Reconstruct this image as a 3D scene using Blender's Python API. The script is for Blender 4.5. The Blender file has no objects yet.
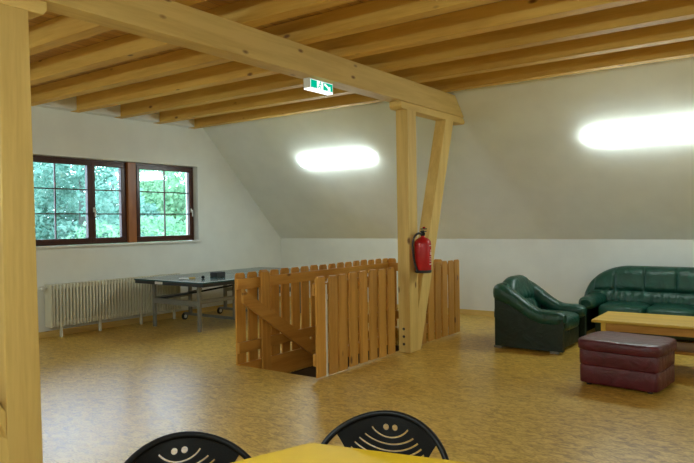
import bpy, bmesh, math, random
from mathutils import Vector, Matrix, noise
random.seed(7)
S = bpy.context.scene
COL = S.collection
PI = math.pi

# ------------------------------------------------------------------ materials
def nt(name):
    m = bpy.data.materials.new(name); m.use_nodes = True
    t = m.node_tree; t.nodes.clear()
    out = t.nodes.new('ShaderNodeOutputMaterial')
    return m, t, out
def N(t, kind, **kw):
    n = t.nodes.new(kind)
    for k, v in kw.items():
        if k in n.inputs.keys(): n.inputs[k].default_value = v
        else: setattr(n, k, v)
    return n
def L(t, a, b): t.links.new(a, b)
def ramp(t, fac, stops):
    r = t.nodes.new('ShaderNodeValToRGB')
    e = r.color_ramp.elements
    while len(e) < len(stops): e.new(0.5)
    for k, (p, c) in enumerate(stops):
        e[k].position = p; e[k].color = (*c, 1)
    L(t, fac, r.inputs['Fac'])
    return r
def bsdf(t, out, rough=0.5, color=None, **kw):
    b = t.nodes.new('ShaderNodeBsdfPrincipled')
    b.inputs['Roughness'].default_value = rough
    if color: b.inputs['Base Color'].default_value = (*color, 1)
    for k, v in kw.items(): b.inputs[k.replace('_', ' ')].default_value = v
    L(t, b.outputs[0], out.inputs['Surface'])
    return b
def bump(t, b, height, strength=0.2, dist=0.01):
    n = N(t, 'ShaderNodeBump', Strength=strength, Distance=dist)
    L(t, height, n.inputs['Height']); L(t, n.outputs[0], b.inputs['Normal'])
def plain(name, color, rough=0.5, nz=0.12, scale=12.0, bstr=0.05, **kw):
    m, t, out = nt(name)
    b = bsdf(t, out, rough, color, **kw)
    tc = N(t, 'ShaderNodeTexCoord')
    n = N(t, 'ShaderNodeTexNoise', Scale=scale, Detail=3.0); L(t, tc.outputs['Object'], n.inputs['Vector'])
    lo = tuple(c * (1 - nz) for c in color); hi = tuple(min(1, c * (1 + nz)) for c in color)
    r = ramp(t, n.outputs['Fac'], [(0.3, lo), (0.7, hi)])
    L(t, r.outputs[0], b.inputs['Base Color'])
    bump(t, b, n.outputs['Fac'], bstr, 0.004)
    return m
def wood(name, axis, light, dark, knot=(0.22, 0.095, 0.025), rough=0.6, scale=9.0, knots=True):
    """timber whose grain runs along the given axis of its own object"""
    m, t, out = nt(name)
    b = bsdf(t, out, rough, Specular_IOR_Level=0.35)
    tc = N(t, 'ShaderNodeTexCoord'); oi = N(t, 'ShaderNodeObjectInfo')
    add = N(t, 'ShaderNodeVectorMath', operation='MULTIPLY_ADD')
    add.inputs[1].default_value = (1, 1, 1)
    mul = N(t, 'ShaderNodeMath', operation='MULTIPLY'); mul.inputs[1].default_value = 37.0
    L(t, oi.outputs['Random'], mul.inputs[0])
    L(t, tc.outputs['Object'], add.inputs[0]); L(t, mul.outputs[0], add.inputs[2])
    mp = N(t, 'ShaderNodeMapping')
    sc = [1.0, 1.0, 1.0]; sc['XYZ'.index(axis)] = 0.07
    mp.inputs['Scale'].default_value = sc
    L(t, add.outputs[0], mp.inputs['Vector'])
    n1 = N(t, 'ShaderNodeTexNoise', Scale=scale, Detail=4.0, Distortion=0.6); L(t, mp.outputs[0], n1.inputs['Vector'])
    n2 = N(t, 'ShaderNodeTexNoise', Scale=scale * 7, Detail=2.0); L(t, mp.outputs[0], n2.inputs['Vector'])
    mx = N(t, 'ShaderNodeMath', operation='MULTIPLY_ADD'); mx.inputs[1].default_value = 0.35
    L(t, n2.outputs['Fac'], mx.inputs[0]); L(t, n1.outputs['Fac'], mx.inputs[2])
    r = ramp(t, mx.outputs[0], [(0.42, dark), (0.78, light)])
    col = r.outputs[0]
    if knots:
        mp2 = N(t, 'ShaderNodeMapping')
        s2 = [1.0, 1.0, 1.0]; s2['XYZ'.index(axis)] = 0.45
        mp2.inputs['Scale'].default_value = s2
        L(t, add.outputs[0], mp2.inputs['Vector'])
        v = N(t, 'ShaderNodeTexVoronoi', Scale=4.5); L(t, mp2.outputs[0], v.inputs['Vector'])
        kr = ramp(t, v.outputs['Distance'], [(0.05, (1, 1, 1)), (0.105, (0, 0, 0))])
        mix = N(t, 'ShaderNodeMix', data_type='RGBA')
        L(t, kr.outputs[0], mix.inputs[0]); L(t, col, mix.inputs[6]); mix.inputs[7].default_value = (*knot, 1)
        col = mix.outputs[2]
    # every stick a little lighter or darker than the next
    hv = N(t, 'ShaderNodeHueSaturation')
    mr = N(t, 'ShaderNodeMapRange'); mr.inputs[3].default_value = 0.88; mr.inputs[4].default_value = 1.1
    L(t, oi.outputs['Random'], mr.inputs[0]); L(t, mr.outputs[0], hv.inputs['Value']); L(t, col, hv.inputs['Color'])
    L(t, hv.outputs[0], b.inputs['Base Color'])
    bump(t, b, mx.outputs[0], 0.12, 0.004)
    return m
PINE_L, PINE_D = (0.78, 0.55, 0.185), (0.63, 0.41, 0.115)
FEN_L, FEN_D = (0.62, 0.31, 0.060), (0.46, 0.195, 0.030)
M = {}
for a in 'XYZ':
    M['pine' + a] = wood('pine_' + a, a, PINE_L, PINE_D)
    M['fence' + a] = wood('stained_pine_' + a, a, FEN_L, FEN_D, rough=0.4, scale=11)
    M['brown' + a] = wood('brown_timber_' + a, a, (0.34, 0.125, 0.036), (0.24, 0.075, 0.02), rough=0.35, knots=False)
    M['dbrown' + a] = wood('dark_brown_timber_' + a, a, (0.075, 0.022, 0.012), (0.045, 0.013, 0.008), rough=0.3, knots=False)
    M['joist' + a] = wood('joist_pine_' + a, a, (0.74, 0.46, 0.105), (0.58, 0.32, 0.058), rough=0.65)
    M['tablewood' + a] = wood('table_pine_' + a, a, (0.68, 0.43, 0.060), (0.55, 0.33, 0.036), rough=0.4, knots=False)
M['plaster'] = plain('white_plaster', (0.81, 0.83, 0.80), 0.85, 0.03, 3.0, 0.03)
M['plaster_slope'] = plain('white_plaster_slope', (0.84, 0.86, 0.82), 0.85, 0.03, 3.0, 0.03)
M['radiator'] = plain('cream_enamel', (0.66, 0.64, 0.52), 0.35, 0.04, 6)
M['white'] = plain('white_plastic', (0.78, 0.78, 0.74), 0.4, 0.03)
M['black'] = plain('black_lacquer', (0.006, 0.006, 0.007), 0.42, 0.1, Specular_IOR_Level=0.22)
M['rubber'] = plain('black_rubber', (0.02, 0.02, 0.02), 0.6, 0.1)
M['chrome'] = plain('chrome', (0.7, 0.7, 0.7), 0.2, 0.03, Metallic=1.0)
M['steel'] = plain('grey_steel', (0.22, 0.22, 0.20), 0.45, 0.08, Metallic=0.2)
M['bolt'] = plain('dark_bolt', (0.06, 0.04, 0.025), 0.5, 0.1)
M['red'] = plain('red_enamel', (0.55, 0.012, 0.018), 0.25, 0.06)
M['green_leather'] = None
M['ttgreen'] = plain('blue_green_table_board', (0.042, 0.095, 0.100), 0.2, 0.06)
M['ttedge'] = plain('dark_table_apron', (0.012, 0.018, 0.024), 0.4, 0.1)
M['yellow'] = plain('yellow_laminate', (0.72, 0.46, 0.014), 0.5, 0.04)
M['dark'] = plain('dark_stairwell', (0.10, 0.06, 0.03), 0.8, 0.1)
def leather(name, c, rough=0.32):
    m, t, out = nt(name)
    b = bsdf(t, out, rough, c)
    tc = N(t, 'ShaderNodeTexCoord')
    n = N(t, 'ShaderNodeTexNoise', Scale=7.0, Detail=5.0, Distortion=1.2); L(t, tc.outputs['Object'], n.inputs['Vector'])
    n2 = N(t, 'ShaderNodeTexVoronoi', Scale=160.0); L(t, tc.outputs['Object'], n2.inputs['Vector'])
    r = ramp(t, n.outputs['Fac'], [(0.3, tuple(x * 0.75 for x in c)), (0.7, tuple(x * 1.25 for x in c))])
    L(t, r.outputs[0], b.inputs['Base Color'])
    ma = N(t, 'ShaderNodeMath', operation='MULTIPLY_ADD'); ma.inputs[1].default_value = 0.05
    L(t, n2.outputs['Distance'], ma.inputs[0]); L(t, n.outputs['Fac'], ma.inputs[2])
    bump(t, b, ma.outputs[0], 0.45, 0.03)
    return m
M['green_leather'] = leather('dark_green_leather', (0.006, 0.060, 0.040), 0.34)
M['green_panel'] = leather('shaded_green_side_leather', (0.003, 0.018, 0.012), 0.5)  # darker shell leather, deepened further to stand for the weak light low down
M['burgundy'] = leather('burgundy_leather', (0.095, 0.010, 0.018), 0.38)

def floor_mat():
    m, t, out = nt('cork_floor')
    b = bsdf(t, out, 0.3)
    b.inputs['Specular IOR Level'].default_value = 0.42
    tc = N(t, 'ShaderNodeTexCoord')
    mp = N(t, 'ShaderNodeMapping'); mp.inputs['Rotation'].default_value = (0, 0, 0.5); mp.inputs['Scale'].default_value = (1, 1.9, 1)
    L(t, tc.outputs['Object'], mp.inputs['Vector'])
    n = N(t, 'ShaderNodeTexNoise', Scale=10.0, Detail=6.0, Roughness=0.65, Distortion=1.1); L(t, mp.outputs[0], n.inputs['Vector'])
    n2 = N(t, 'ShaderNodeTexNoise', Scale=42.0, Detail=3.0); L(t, mp.outputs[0], n2.inputs['Vector'])
    n3 = N(t, 'ShaderNodeTexNoise', Scale=0.7, Detail=2.0); L(t, tc.outputs['Object'], n3.inputs['Vector'])
    a = N(t, 'ShaderNodeMath', operation='MULTIPLY_ADD'); a.inputs[1].default_value = 0.5
    L(t, n2.outputs['Fac'], a.inputs[0]); L(t, n.outputs['Fac'], a.inputs[2])
    a2 = N(t, 'ShaderNodeMath', operation='MULTIPLY_ADD'); a2.inputs[1].default_value = 0.25
    L(t, n3.outputs['Fac'], a2.inputs[0]); L(t, a.outputs[0], a2.inputs[2])
    r = ramp(t, a2.outputs[0], [(0.68, (0.34, 0.18, 0.022)), (0.84, (0.55, 0.325, 0.048)), (1.0, (0.74, 0.51, 0.12))])
    L(t, r.outputs[0], b.inputs['Base Color'])
    rr = N(t, 'ShaderNodeMapRange'); rr.inputs[3].default_value = 0.26; rr.inputs[4].default_value = 0.40
    L(t, n.outputs['Fac'], rr.inputs[0]); L(t, rr.outputs[0], b.inputs['Roughness'])
    bump(t, b, n.outputs['Fac'], 0.10, 0.01)
    return m
M['floor'] = floor_mat()
def boards_mat():
    m, t, out = nt('ceiling_boards')
    b = bsdf(t, out, 0.55)
    tc = N(t, 'ShaderNodeTexCoord')
    sep = N(t, 'ShaderNodeSeparateXYZ'); L(t, tc.outputs['Object'], sep.inputs[0])
    mu = N(t, 'ShaderNodeMath', operation='MULTIPLY'); mu.inputs[1].default_value = 9.0; L(t, sep.outputs['X'], mu.inputs[0])
    fr = N(t, 'ShaderNodeMath', operation='FRACT'); L(t, mu.outputs[0], fr.inputs[0])
    fl = N(t, 'ShaderNodeMath', operation='FLOOR'); L(t, mu.outputs[0], fl.inputs[0])
    wn = N(t, 'ShaderNodeTexWhiteNoise', noise_dimensions='1D'); L(t, fl.outputs[0], wn.inputs['W'])
    mp = N(t, 'ShaderNodeMapping'); mp.inputs['Scale'].default_value = (1, 0.08, 1); L(t, tc.outputs['Object'], mp.inputs['Vector'])
    n = N(t, 'ShaderNodeTexNoise', Scale=14.0, Detail=4.0); L(t, mp.outputs[0], n.inputs['Vector'])
    ad = N(t, 'ShaderNodeMath', operation='MULTIPLY_ADD'); ad.inputs[1].default_value = 0.35
    L(t, wn.outputs['Value'], ad.inputs[0]); L(t, n.outputs['Fac'], ad.inputs[2])
    r = ramp(t, ad.outputs[0], [(0.4, (0.42, 0.215, 0.055)), (0.9, (0.60, 0.34, 0.10))])
    gr = ramp(t, fr.outputs[0], [(0.0, (0.2, 0.2, 0.2)), (0.09, (1, 1, 1))])
    mx = N(t, 'ShaderNodeMix', data_type='RGBA', blend_type='MULTIPLY'); mx.inputs[0].default_value = 1
    L(t, r.outputs[0], mx.inputs[6]); L(t, gr.outputs[0], mx.inputs[7]); L(t, mx.outputs[2], b.inputs['Base Color'])
    bump(t, b, gr.outputs[0], 0.5, 0.006)
    return m
M['boards'] = boards_mat()
def emit(name, c, s):
    m, t, out = nt(name)
    e = N(t, 'ShaderNodeEmission', Strength=s); e.inputs['Color'].default_value = (*c, 1)
    L(t, e.outputs[0], out.inputs['Surface'])
    return m
LAMP = 24.0
M['lamp'] = emit('fluorescent_diffuser', (0.84, 0.985, 0.955), LAMP)
M['rear_fill'] = emit('added_fill_diffuser', (0.84, 0.985, 0.955), LAMP * 1.35)  # for the added lamps on the opposite slope, boosted as fill light
M['sign_white'] = emit('lit_sign_white', (0.80, 1.0, 0.93), 1.3)
M['sign_glow'] = emit('lit_sign_underside', (0.92, 1.0, 0.95), 1.6)
M['sign_green'] = emit('lit_sign_green', (0.0, 0.46, 0.27), 0.9)
def glass():
    m, t, out = nt('window_glass')
    tr = N(t, 'ShaderNodeBsdfTransparent'); tr.inputs['Color'].default_value = (0.93, 0.97, 0.97, 1)
    gl = N(t, 'ShaderNodeBsdfGlossy', Roughness=0.02)
    fr = N(t, 'ShaderNodeFresnel', IOR=1.45)
    mx = N(t, 'ShaderNodeMixShader')
    L(t, fr.outputs[0], mx.inputs[0]); L(t, tr.outputs[0], mx.inputs[1]); L(t, gl.outputs[0], mx.inputs[2]); L(t, mx.outputs[0], out.inputs['Surface'])
    return m
M['glass'] = glass()
def foliage(name, c1, c2):
    m, t, out = nt(name)
    tc = N(t, 'ShaderNodeTexCoord')
    n = N(t, 'ShaderNodeTexNoise', Scale=2.2, Detail=5.0); L(t, tc.outputs['Object'], n.inputs['Vector'])
    r = ramp(t, n.outputs['Fac'], [(0.3, c1), (0.72, c2)])
    d = N(t, 'ShaderNodeBsdfDiffuse'); tl = N(t, 'ShaderNodeBsdfTranslucent')
    L(t, r.outputs[0], d.inputs['Color']); L(t, r.outputs[0], tl.inputs['Color'])
    mx = N(t, 'ShaderNodeMixShader'); mx.inputs[0].default_value = 0.45
    L(t, d.outputs[0], mx.inputs[1]); L(t, tl.outputs[0], mx.inputs[2]); L(t, mx.outputs[0], out.inputs['Surface'])
    return m
M['leaf1'] = foliage('bright_leaves', (0.07, 0.22, 0.11), (0.27, 0.44, 0.26))
M['leaf2'] = foliage('bluish_leaves', (0.080, 0.21, 0.16), (0.24, 0.40, 0.32))
M['bark'] = plain('bark', (0.06, 0.075, 0.06), 0.9, 0.3)
M['grass'] = plain('meadow', (0.06, 0.14, 0.04), 0.9, 0.3)

# ------------------------------------------------------------------ geometry helpers
class MB:
    def __init__(s): s.bm = bmesh.new()
    def box(s, x0, x1, y0, y1, z0, z1, bevel=0.0):
        b = s.bm
        vs = [b.verts.new((x, y, z)) for x in (x0, x1) for y in (y0, y1) for z in (z0, z1)]
        fs = [(0, 1, 3, 2), (4, 6, 7, 5), (0, 4, 5, 1), (2, 3, 7, 6), (0, 2, 6, 4), (1, 5, 7, 3)]
        ff = [b.faces.new([vs[i] for i in f]) for f in fs]
        if bevel:
            es = list({e for f in ff for e in f.edges})
            bmesh.ops.bevel(b, geom=es, offset=bevel, segments=2, affect='EDGES', profile=0.5)
        return s
    def prism(s, poly, axis, a0, a1, bevel=0.0):
        """polygon in the plane across axis, extruded from a0 to a1 along it"""
        def P(p, a):
            if axis == 'X': return (a, p[0], p[1])
            if axis == 'Y': return (p[0], a, p[1])
            return (p[0], p[1], a)
        b = s.bm
        A = [b.verts.new(P(p, a0)) for p in poly]; B = [b.verts.new(P(p, a1)) for p in poly]
        n = len(poly)
        ff = [b.faces.new(A), b.faces.new(B[::-1])]
        ff += [b.faces.new((A[i], B[i], B[(i + 1) % n], A[(i + 1) % n])) for i in range(n)]
        if bevel:
            es = list({e for f in ff for e in f.edges})
            bmesh.ops.bevel(b, geom=es, offset=bevel, segments=2, affect='EDGES', profile=0.5)
        return s
    def loft(s, secs, cap=True, closed=False):
        b = s.bm
        R = [[b.verts.new(p) for p in sec] for sec in secs]
        n = len(secs[0])
        pairs = list(zip(R, R[1:])) + ([(R[-1], R[0])] if closed else [])
        for A, B in pairs:
            for i in range(n): b.faces.new((A[i], A[(i + 1) % n], B[(i + 1) % n], B[i]))
        if cap and not closed:
            b.faces.new(R[0][::-1]); b.faces.new(R[-1])
        return s
    def tube(s, pts, r, seg=10, closed=False):
        pts = [Vector(p) for p in pts]; n = len(pts); secs = []
        up = None
        for i, p in enumerate(pts):
            if closed: t = pts[(i + 1) % n] - pts[i - 1]
            else: t = pts[min(i + 1, n - 1)] - pts[max(i - 1, 0)]
            t.normalize()
            if up is None: up = Vector((0, 0, 1)) if abs(t.z) < 0.9 else Vector((1, 0, 0))
            u = (up - t * up.dot(t)); u.normalize(); v = t.cross(u); up = u
            rr = r[i] if isinstance(r, (list, tuple)) else r
            secs.append([p + u * rr * math.cos(a) + v * rr * math.sin(a) for a in [2 * PI * k / seg for k in range(seg)]])
        return s.loft(secs, True, closed)
    def lathe(s, prof, c, seg=24, axis='Z'):
        secs = []
        for r, h in prof:
            ring = []
            for k in range(seg):
                a = 2 * PI * k / seg
                q = (r * math.cos(a), r * math.sin(a), h)
                if axis == 'X': q = (q[2], q[0], q[1])
                if axis == 'Y': q = (q[1], q[2], q[0])
                ring.append((c[0] + q[0], c[1] + q[1], c[2] + q[2]))
            secs.append(ring)
        return s.loft(secs)
    def blob(s, c, r, n=0.5, rot=None, nu=28, nv=18, fn=None):
        """superellipsoid: n small = boxy, 1 = ellipsoid"""
        def sp(v): return math.copysign(abs(v) ** n, v)
        rot = rot or Matrix.Identity(3); c = Vector(c)
        secs = []
        for j in range(1, nv):
            ph = -PI / 2 + PI * j / nv
            ring = []
            for i in range(nu):
                th = 2 * PI * i / nu
                p = Vector((sp(math.cos(ph)) * sp(math.cos(th)), sp(math.cos(ph)) * sp(math.sin(th)), sp(math.sin(ph))))
                q = Vector((p.x * r[0], p.y * r[1], p.z * r[2]))
                if fn: q = fn(q, p)
                ring.append(c + rot @ q)
            secs.append(ring)
        return s.loft(secs)
    def build(s, name, m, parent=None, loc=None, smooth=False, angle=40):
        bmesh.ops.recalc_face_normals(s.bm, faces=s.bm.faces[:])
        if loc is not None: bmesh.ops.translate(s.bm, verts=s.bm.verts[:], vec=-Vector(loc))
        me = bpy.data.meshes.new(name); s.bm.to_mesh(me); s.bm.free()
        if smooth:
            for p in me.polygons: p.use_smooth = True
            me.set_sharp_from_angle(angle=math.radians(angle))
        me.materials.append(M[m] if isinstance(m, str) else m)
        o = bpy.data.objects.new(name, me); COL.objects.link(o)
        if parent is not None: o.parent = parent
        elif loc is not None: o.location = loc
        return o
def tag(o, label=None, cat=None, group=None, kind=None):
    if label: o['label'] = label
    if cat: o['category'] = cat
    if group: o['group'] = group
    if kind: o['kind'] = kind
    return o
def thing(name, label, cat, loc, rz=0.0, group=None):
    o = bpy.data.objects.new(name, None); COL.objects.link(o)
    o.location = loc; o.rotation_euler = (0, 0, rz); o.empty_display_size = 0.1
    return tag(o, label, cat, group)
def copy_tree(o, parent=None):
    c = o.copy(); COL.objects.link(c)
    if parent is not None: c.parent = parent
    for ch in list(o.children): copy_tree(ch, c)
    return c
def struct(o, label=None, cat=None): return tag(o, label, cat, None, 'structure')

# ------------------------------------------------------------------ room dimensions
XG, XE = -8.75, 4.2            # gable wall with windows / far opposite gable
YK, YR = 9.8, -1.2             # knee walls
ZK = 1.25                      # top of knee walls
ZJ, HJ = 3.22, 0.20            # joist underside and height
ZC = ZJ + HJ                   # underside of the boards
SX0, SX1, SY0, SY1 = -5.13, -4.06, 5.03, 8.02    # stair opening

f = MB()
f.box(XG - .3, SX0, YR - .2, YK + .2, -.25, 0); f.box(SX1, XE + .3, YR - .2, YK + .2, -.25, 0)
f.box(SX0, SX1, YR - .2, SY0, -.25, 0); f.box(SX0, SX1, SY1, YK + .2, -.25, 0)
struct(f.build('floor', 'floor'), 'yellow brown mottled cork floor with a satin shine', 'floor')

# gable wall with the window opening
WY0, WY1, WZ0, WZ1 = 4.48, 7.645, 1.27, 2.565
g = MB()
T = 0.32
top = 3.6
g.box(XG - T, XG, YR - .2, YK + .2, -.25, WZ0)
g.box(XG - T, XG, YR - .2, WY0, WZ0, top)
g.box(XG - T, XG, WY0, WY1, WZ1, top)
g.box(XG - T, XG, WY1, YK + .2, WZ0, top)
struct(g.build('wall_gable', 'plaster'), 'white gable wall with two brown windows', 'wall')
struct(MB().box(XE, XE + .2, YR - .2, YK + .2, -.25, 3.6).build('wall_opposite', 'plaster'))
struct(MB().box(XG - .3, XE + .2, YK, YK + .2, -.25, ZK + .02).build('wall_back', 'plaster'), 'low white knee wall below the roof slope', 'wall')
struct(MB().box(XG - .3, XE + .2, YR - .2, YR, -.25, ZK + .02).build('wall_front', 'plaster'))
rise = 3.62 - ZK
s = MB().prism([(YK, ZK), (YK + .2, ZK), (YK + .2 - rise, ZK + rise), (YK - rise, ZK + rise)], 'X', XG - .3, XE + .2)
struct(s.build('wall_slope_back', 'plaster_slope'), 'white sloping roof wall above the low knee wall', 'wall')
s = MB().prism([(YR, ZK), (YR - .2, ZK), (YR - .2 + rise, ZK + rise), (YR + rise, ZK + rise)], 'X', XG - .3, XE + .2)
struct(s.build('wall_slope_front', 'plaster_slope'))
struct(MB().box(XG - .3, XE + .2, YR + 1.9, YK - 1.9, ZC, ZC + .1).build('ceiling', 'boards'), 'red brown board ceiling above the joists', 'ceiling')
struct(MB().box(XG, XE, YK - .018, YK, 0, .085).build('baseboard_back', 'pineX'))
struct(MB().box(XG, XG + .018, YR, YK - .02, 0, .085).build('baseboard_gable', 'pineY'))

# stairwell below the opening
w = MB()
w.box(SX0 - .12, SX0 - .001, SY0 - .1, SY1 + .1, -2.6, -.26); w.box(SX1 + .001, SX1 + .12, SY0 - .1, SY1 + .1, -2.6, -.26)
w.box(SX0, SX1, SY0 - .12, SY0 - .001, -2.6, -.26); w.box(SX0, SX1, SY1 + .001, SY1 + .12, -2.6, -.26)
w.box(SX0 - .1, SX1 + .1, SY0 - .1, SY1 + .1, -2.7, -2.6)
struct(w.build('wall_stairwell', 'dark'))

# ------------------------------------------------------------------ windows
XW = XG - .12                  # inner face of the window frames
def window(name, y0, y1, sashes, label):
    """sashes: list of (ya, yb, columns, handle side)"""
    root = thing(name, label, 'window', (XW, (y0 + y1) / 2, WZ0 + .01)); root['kind'] = 'structure'
    lo = root.location
    z0, z1 = WZ0 + .012, WZ1 - .005
    fw = .045
    fr = MB()
    fr.box(XW - .07, XW, y0, y1, z0, z0 + fw, .004); fr.box(XW - .07, XW, y0, y1, z1 - fw, z1, .004)
    fr.box(XW - .07, XW, y0, y0 + fw, z0 + fw, z1 - fw, .004); fr.box(XW - .07, XW, y1 - fw, y1, z0 + fw, z1 - fw, .004)
    fr.build('window_frame', 'dbrownY', root, lo)
    for (ya, yb, cols, hs) in sashes:
        za, zb = z0 + .03, z1 - .03
        sw = .062
        sb = MB()
        X0, X1 = XW - .055, XW + .014
        sb.box(X0, X1, ya, yb, za, za + sw, .006); sb.box(X0, X1, ya, yb, zb - sw, zb, .006)
        sb.box(X0, X1, ya, ya + sw, za + sw, zb - sw, .006); sb.box(X0, X1, yb - sw, yb, za + sw, zb - sw, .006)
        so = sb.build('sash', 'dbrownZ', root, lo)
        gl = MB().box(XW - .024, XW - .020, ya + sw - .004, yb - sw + .004, za + sw - .004, zb - sw + .004)
        gl.build('pane', 'glass', so, lo)
        mu = MB(); r = .009
        for k in (1, 2):
            z = za + sw + (zb - za - 2 * sw) * k / 3
            mu.box(XW - .034, XW - .010, ya + sw, yb - sw, z - r, z + r)
        if cols == 2:
            y = (ya + yb) / 2
            mu.box(XW - .033, XW - .011, y - r, y + r, za + sw, zb - sw)
        mu.build('muntins', 'dbrownY', so, lo)
        if hs:
            y = yb - sw / 2 if hs == 'R' else ya + sw / 2
            zc = 1.80
            h = MB().box(XW + .014, XW + .022, y - .014, y + .014, zc - .035, zc + .035, .003)
            h.lathe([(.009, 0), (.009, .035)], (XW + .02, y, zc), 12, 'X')
            h.box(XW + .046, XW + .060, y - .010, y + .010, zc - .105, zc + .012, .004)
            h.build('window_handle', 'white', root, lo, True)
    return root
window('window_1', WY0 + .002, 6.275, [(4.53, 5.655, 2, None), (5.657, 6.235, 1, 'L')],
       'wide dark brown window with two casements, next to the pine post')
window('window_2', 6.432, WY1 - .002, [(6.462, 7.605, 2, 'R')],
       'smaller dark brown window right of the reddish timber mullion post')
struct(MB().box(XW - .10, XW + .045, 6.279, 6.428, WZ0 + .012, WZ1 - .003, .005).build('trim_1', 'brownZ'),
       'reddish brown timber post between the two windows', 'trim')
struct(MB().box(XW + .002, XG + .035, WY0 + .001, WY1 + .03, WZ0 - .022, WZ0 + .010, .004).build('trim_2', 'white'),
       'thin pale window sill under both windows', 'trim')

# ------------------------------------------------------------------ timber frame
BX0, BX1 = -4.02, -3.86
PY0, PY1 = 6.57, 6.775         # the post at the stairs
QY0, QY1 = 1.885, 2.075        # the post at the picture's left edge
ZS, ZB = 2.868, 2.956           # underside of the saddle and of the long beam
def slopeY(z): return YK - (z - ZK)
# long beam cut to the two roof slopes
def rslopeY(z): return YR + (z - ZK)
e = .004
b = MB().prism([(rslopeY(ZB) + e, ZB), (slopeY(ZB) - e, ZB), (slopeY(ZJ) - e, ZJ), (rslopeY(ZJ) + e, ZJ)], 'X', BX0 - .03, BX1, .006)
o = b.build('main_beam', 'pineY', None, ((BX0 + BX1) / 2, 4.3, ZB))
tag(o, 'long thick pine beam running under all the ceiling joists', 'beam', None, 'thing')
b = MB().prism([(6.45, ZS + .03), (6.475, ZS), (slopeY(ZS) - e - .06, ZS), (slopeY(ZS + .03) - e, ZS + .03), (slopeY(ZB) - e, ZB - .001), (6.45, ZB - .001)], 'X', BX0 - .015, BX1 - .015, .008)
tag(b.build('saddle_beam', 'pineY', None, ((BX0 + BX1) / 2, 7.2, ZS)), 'short pine saddle block between long beam and post with slanted brace', 'beam', None, 'thing')
b = MB().prism([(rslopeY(ZS + .03) + e, ZS + .03), (rslopeY(ZS) + e + .05, ZS), (2.17, ZS), (2.195, ZS + .03), (2.195, ZB - .001), (rslopeY(ZB) + e, ZB - .001)], 'X', BX0 - .015, BX1 - .015, .008)
tag(b.build('saddle_beam', 'pineY', None, ((BX0 + BX1) / 2, 1.8, ZS)), 'short pine saddle block on the big post at the left edge', 'beam', None, 'thing')
def post(y0, y1, ztop, label, bolts, lean=0.0):
    r = thing('wooden_post', label, 'post', ((BX0 + BX1) / 2, (y0 + y1) / 2, 0), 0, 'roof posts')
    p = MB().prism([(y0, 0), (y1 + lean, 0), (y1 - lean * .3, ztop), (y0, ztop)], 'X', BX0, BX1, .006).build('timber', 'pineZ', r, r.location)
    for z in bolts:
        MB().lathe([(.011, 0), (.016, -.004), (.016, -.010), (.010, -.014)], (BX0 + .075, y0, z), 12, 'Y').build('bolt', 'bolt', r, r.location)
    return r
post(PY0, PY1, ZS, 'pale pine post at the stair fence with three dark bolts near the floor', (.10, .19, .28))
post(QY0, QY1, ZS, 'big pine post cut off by the left edge of the photo', (), .026)
# braces
def brace(poly, label):
    r = thing('slanted_brace', label, 'brace', ((BX0 + BX1) / 2, poly[0][0], 0), 0, 'slanted braces')
    MB().prism(poly, 'X', BX0 + .004, BX1 - .004, .006).build('timber', wood_br, r, r.location)
wood_br = 'pineZ'
k = .33
def by(z, c): return c + k * z
brace([(PY1 + .001, 0), (6.83, 0), (by(ZS, 6.83), ZS - .001), (by(ZS, 6.61), ZS - .001), (PY1 + .001, (PY1 - 6.61) / k)],
      'slanted pine brace rising from the foot of the post with the fire extinguisher')
zt = 2.2
brace([(QY0 - .001, .46), (QY0 - .001, .30), (QY0 - .50, 1.72), (QY0 - .64, 1.72), ],
      'pine brace leaning away at the foot of the big left post')

# joists
JW = .14
js = []
yb = 7.585
jy = [7.585, 6.86, 6.135, 5.41, 4.71, 4.02, 3.32, 2.62, 1.92]
ordn = ['first', 'second', 'third', 'fourth', 'fifth', 'sixth', 'seventh', 'eighth', 'ninth', 'tenth', 'eleventh']
for i in range(9):
    y = jy[i]
    jl = ('pale pine ceiling joist lying nearest the sloped wall with the lamps' if i == 0 else
          'pale pine ceiling joist, %s in line counted from the lamp slope' % ordn[i])
    # jump past joists that lie behind the camera: they are built, but plainly
    if i == 0:
        proto = MB().box(XG + .002, XE - .002, -JW / 2, JW / 2, 0, HJ - .001, .005).build('ceiling_joist', 'joistX')
        j = proto
    else:
        j = proto.copy(); COL.objects.link(j)
    j.location = (0, y - JW / 2, ZJ + .0005)
    tag(j, jl, 'joist', 'ceiling joists', 'thing')

for i in range(8):
    ya, yb_ = jy[i + 1] + .001, jy[i] - JW - .001
    struct(MB().box(XG + .001, XG + .17, ya, yb_, ZJ + .004, ZC - .002).build('trim_%d' % (i + 3), 'plaster'))

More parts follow.
